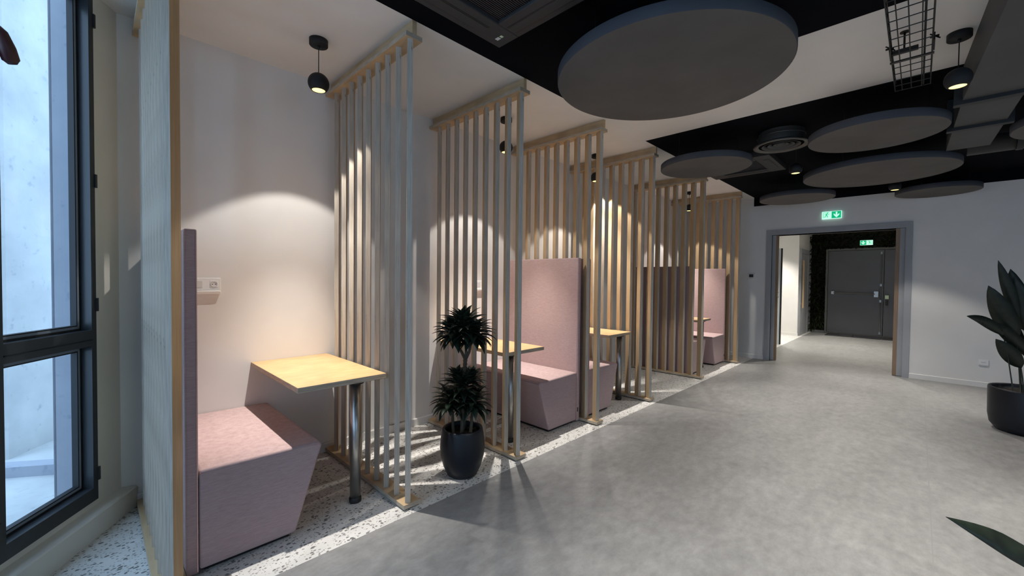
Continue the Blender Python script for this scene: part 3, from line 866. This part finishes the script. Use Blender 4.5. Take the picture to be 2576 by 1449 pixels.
crown('crown', [((.0, .0, .60), 46, .14, .18, -.2, 1.2, .046, 4), ((.055, .045, .50), 40, .13, .16, -.5, 1.1, .046, 5), ((-.07, .05, .51), 44, .13, .17, -.5, 1.1, .046, 6), ((.05, -.06, .50), 40, .13, .16, -.55, 1.1, .046, 7), ((.05, -.04, .655), 34, .09, .115, .0, 1.3, .036, 8), ((-.04, .02, .66), 30, .09, .11, .1, 1.3, .036, 9)])

# ------------------------------------------------------------------ broad-leaved plants on the right
def blade(m, base, tip, w, bow=(0, 0, .06), up=(-1, .1, .15), fold=.25):
    a, t = Vector(base), Vector(tip); n = 12
    pts = [a.lerp(t, i / n) + Vector(bow) * math.sin(PI * i / n) for i in range(n + 1)]
    ww = [max(.012, (math.sin(PI * min(1, (i / n) ** .85)) ** .75)) * w for i in range(n + 1)]
    ww[0] = .012; ww[-1] = .003
    m.leaf(pts, ww, up, fold)
PX, PY = 6.0, -.745
o = empty('potted_aspidistra', (PX, PY, 0), 0, 'broad-leaved dark plant in a wide charcoal pot at the right edge, before the far wall', 'potted plant')
T = at(o)
m = MB(); m.lathe([(0, 0), (.17, 0), (.205, .015), (.235, .06), (.247, .14), (.250, .385), (.246, .40), (.234, .40), (.230, .385), (.230, .34), (0, .34)], n=72); m.build('pot', M_POT, o)
m = MB(); m.lathe([(0, .362), (.12, .358), (.229, .35), (.23, .34)], n=48); m.build('soil', M_SOIL, o)
ms, ml = MB(), MB()
LV = [((5.92, -.66, 1.05), (5.777, -.514, 1.575), .085, (.56, .0, 0)), ((5.90, -.65, .86), (5.70, -.455, 1.345), .16, (0, 0, .0)),
      ((5.81, -.565, .895), (5.572, -.322, 1.066), .085, (0, 0, .035)), ((5.96, -.725, .73), (5.72, -.475, 1.02), .105, (0, 0, .02)),
      ((5.915, -.685, .60), (5.755, -.515, .86), .125, (0, -.0, .01)), ((5.97, -.72, .92), (5.90, -.60, 1.50), .15, (0, 0, 0)),
      ((6.0, -.78, .95), (6.05, -.82, 1.62), .13, (0, 0, 0)), ((6.06, -.80, .85), (6.25, -1.02, 1.45), .14, (0, 0, 0)), ((6.05, -.72, .7), (6.3, -.55, 1.2), .12, (0, 0, 0)),
      ((6.02, -.82, .7), (5.95, -1.15, 1.1), .12, (0, 0, .03)), ((5.95, -.70, .98), (5.86, -.63, 1.42), .14, (0, 0, 0))]
for bs, tp, w, bow in LV:
    bw = (0, 0, bow[2]) if bow[0] > .5 else bow
    blade(ml, T @ V(*bs), T @ V(*tp), w, bw)
    rt = V(PX + (bs[0] - PX) * .55, PY + (bs[1] - PY) * .55, .35)
    ms.tube([T @ rt, T @ (rt.lerp(V(*bs), .5) + V(0, 0, .03)), T @ V(*bs)], [.005, .0045, .004], 8)
ms.build('stem', M_LEAFR, o); ml.build('foliage', M_LEAFR, o)

PX2, PY2 = 2.62, -.78
o = empty('potted_aspidistra', (PX2, PY2, 0), 0, 'near plant showing one pointed dark leaf in the lower right corner', 'potted plant')
T = at(o)
m = MB(); m.lathe([(0, 0), (.13, 0), (.16, .02), (.185, .10), (.19, .30), (.178, .30), (.175, .26), (0, .26)], n=64); m.build('pot', M_POT, o)
m = MB(); m.lathe([(0, .275), (.176, .27), (.176, .26)], n=40); m.build('soil', M_SOIL, o)
ms, ml = MB(), MB()
def longleaf(base, tip, w, rise, up):
    a, t = Vector(base), Vector(tip); n = 16
    pts = [a.lerp(t, i / n) + V(0, 0, rise * math.sin(PI * i / n)) for i in range(n + 1)]
    ww = [w * min(1, .35 + 1.6 * i / n) * (1 - max(0, (i / n - .62) / .38) ** 1.35) for i in range(n + 1)]; ww[-1] = .001
    ml.leaf([T @ p for p in pts], ww, up, .12)
longleaf((2.30, -.455, .30), (1.953, -.083, .596), .080, .02, (-.75, -.55, .9))
for a in (.3, 1.2, -.4, -1.3, -2.2):
    dx, dy = math.cos(a) * .3, math.sin(a) * .3 
    longleaf((PX2 + .02 * dx, PY2 + .02 * dy, .3), (PX2 + dx, PY2 + dy, .75), .06, .05, (math.cos(a) * -.8, math.sin(a) * -.8, .5))
ms.tube([T @ V(PX2 - .06, PY2 + .06, .27), T @ V(2.42, -.58, .31), T @ V(2.30, -.455, .30)], [.009, .008, .007], 8)
ms.build('stem', M_LEAFR, o); ml.build('foliage', M_LEAFR, o)

# ------------------------------------------------------------------ living wall and mats in the corridor
o = empty('living_wall', (13.86, 1.0, 0), 0, 'dark green living plant wall around the grey steel door at the end of the corridor', 'plant wall')
T = at(o)
m = MB(); m.box(13.84, 13.899, 1.79, 2.10, .06, 2.66, M=T); m.box(13.84, 13.899, -.5, 1.79, 2.26, 2.66, M=T); m.build('backing_panel', M_SOIL, o)
m = MB(); rr = random.Random(5)
for i in range(1500):
    if rr.random() < .55: y, z = rr.uniform(1.78, 2.10), rr.uniform(.08, 2.62)
    else: y, z = rr.uniform(-.4, 2.1), rr.uniform(2.25, 2.62)
    p = T @ V(13.84, y, z); L = rr.uniform(.06, .15)
    d = V(-rr.uniform(.35, .9), rr.uniform(-.8, .8), rr.uniform(-.9, .5)).normalized()
    if z > 2.25 and y < 1.75 and d.z < 0: d.z *= .6
    e = p + d * L * .55 + V(0, 0, .01); g = p + d * L - V(0, 0, L * .25)
    m.leaf([p, e, g], [.012, rr.uniform(.02, .05), .003], V(-.4, rr.uniform(-.4, .4), 1), .25)
m.build('foliage', M_IVY, o)
ML = ['black door mat tile before the grey steel door, left of the pair', 'black door mat tile before the grey steel door, middle one', 'black door mat tile half hidden by the right doorway jamb']
for k, (y0, y1) in enumerate(((1.15, 1.68), (.60, 1.14), (.05, .59))):
    m = MB(); m.box(-.26, .26, y0 - (y0 + y1) / 2, (y1 - y0) / 2, 0, .014, bev=.003); q = m.build('door_mat', M_MAT, None, (13.42, (y0 + y1) / 2, 0.0))
    tag(q, ML[k], 'door mat', 'black mat tiles at the corridor end')

# ------------------------------------------------------------------ daylight
w = bpy.data.worlds.new('sky'); S.world = w; w.use_nodes = True
bg = w.node_tree.nodes['Background']; bg.inputs['Color'].default_value = (.52, .73, 1.0, 1); bg.inputs['Strength'].default_value = 2.5

# ------------------------------------------------------------------ camera
cam = bpy.data.cameras.new('camera'); cam.sensor_width = 36; cam.sensor_fit = 'HORIZONTAL'; cam.lens = 36 * 1037.08 / 2576; cam.clip_start = .02
co = bpy.data.objects.new('camera', cam); COL.objects.link(co)
r_ = V(.70172436, -.71236774, .01072985); u_ = V(.00833778, .02327083, .99969443); f_ = V(.71239975, .70142047, -.02226927)
co.matrix_world = Matrix(((r_.x, u_.x, -f_.x, 0), (r_.y, u_.y, -f_.y, 0), (r_.z, u_.z, -f_.z, 1.36), (0, 0, 0, 1)))
S.camera = co
S.view_settings.view_transform = 'Standard'; S.view_settings.look = 'None'; S.view_settings.exposure = .5; S.view_settings.gamma = 1
S.view_settings.use_curve_mapping = False
if hasattr(S, 'cycles'):
    S.cycles.max_bounces = 10; S.cycles.diffuse_bounces = 6; S.cycles.sample_clamp_indirect = 6
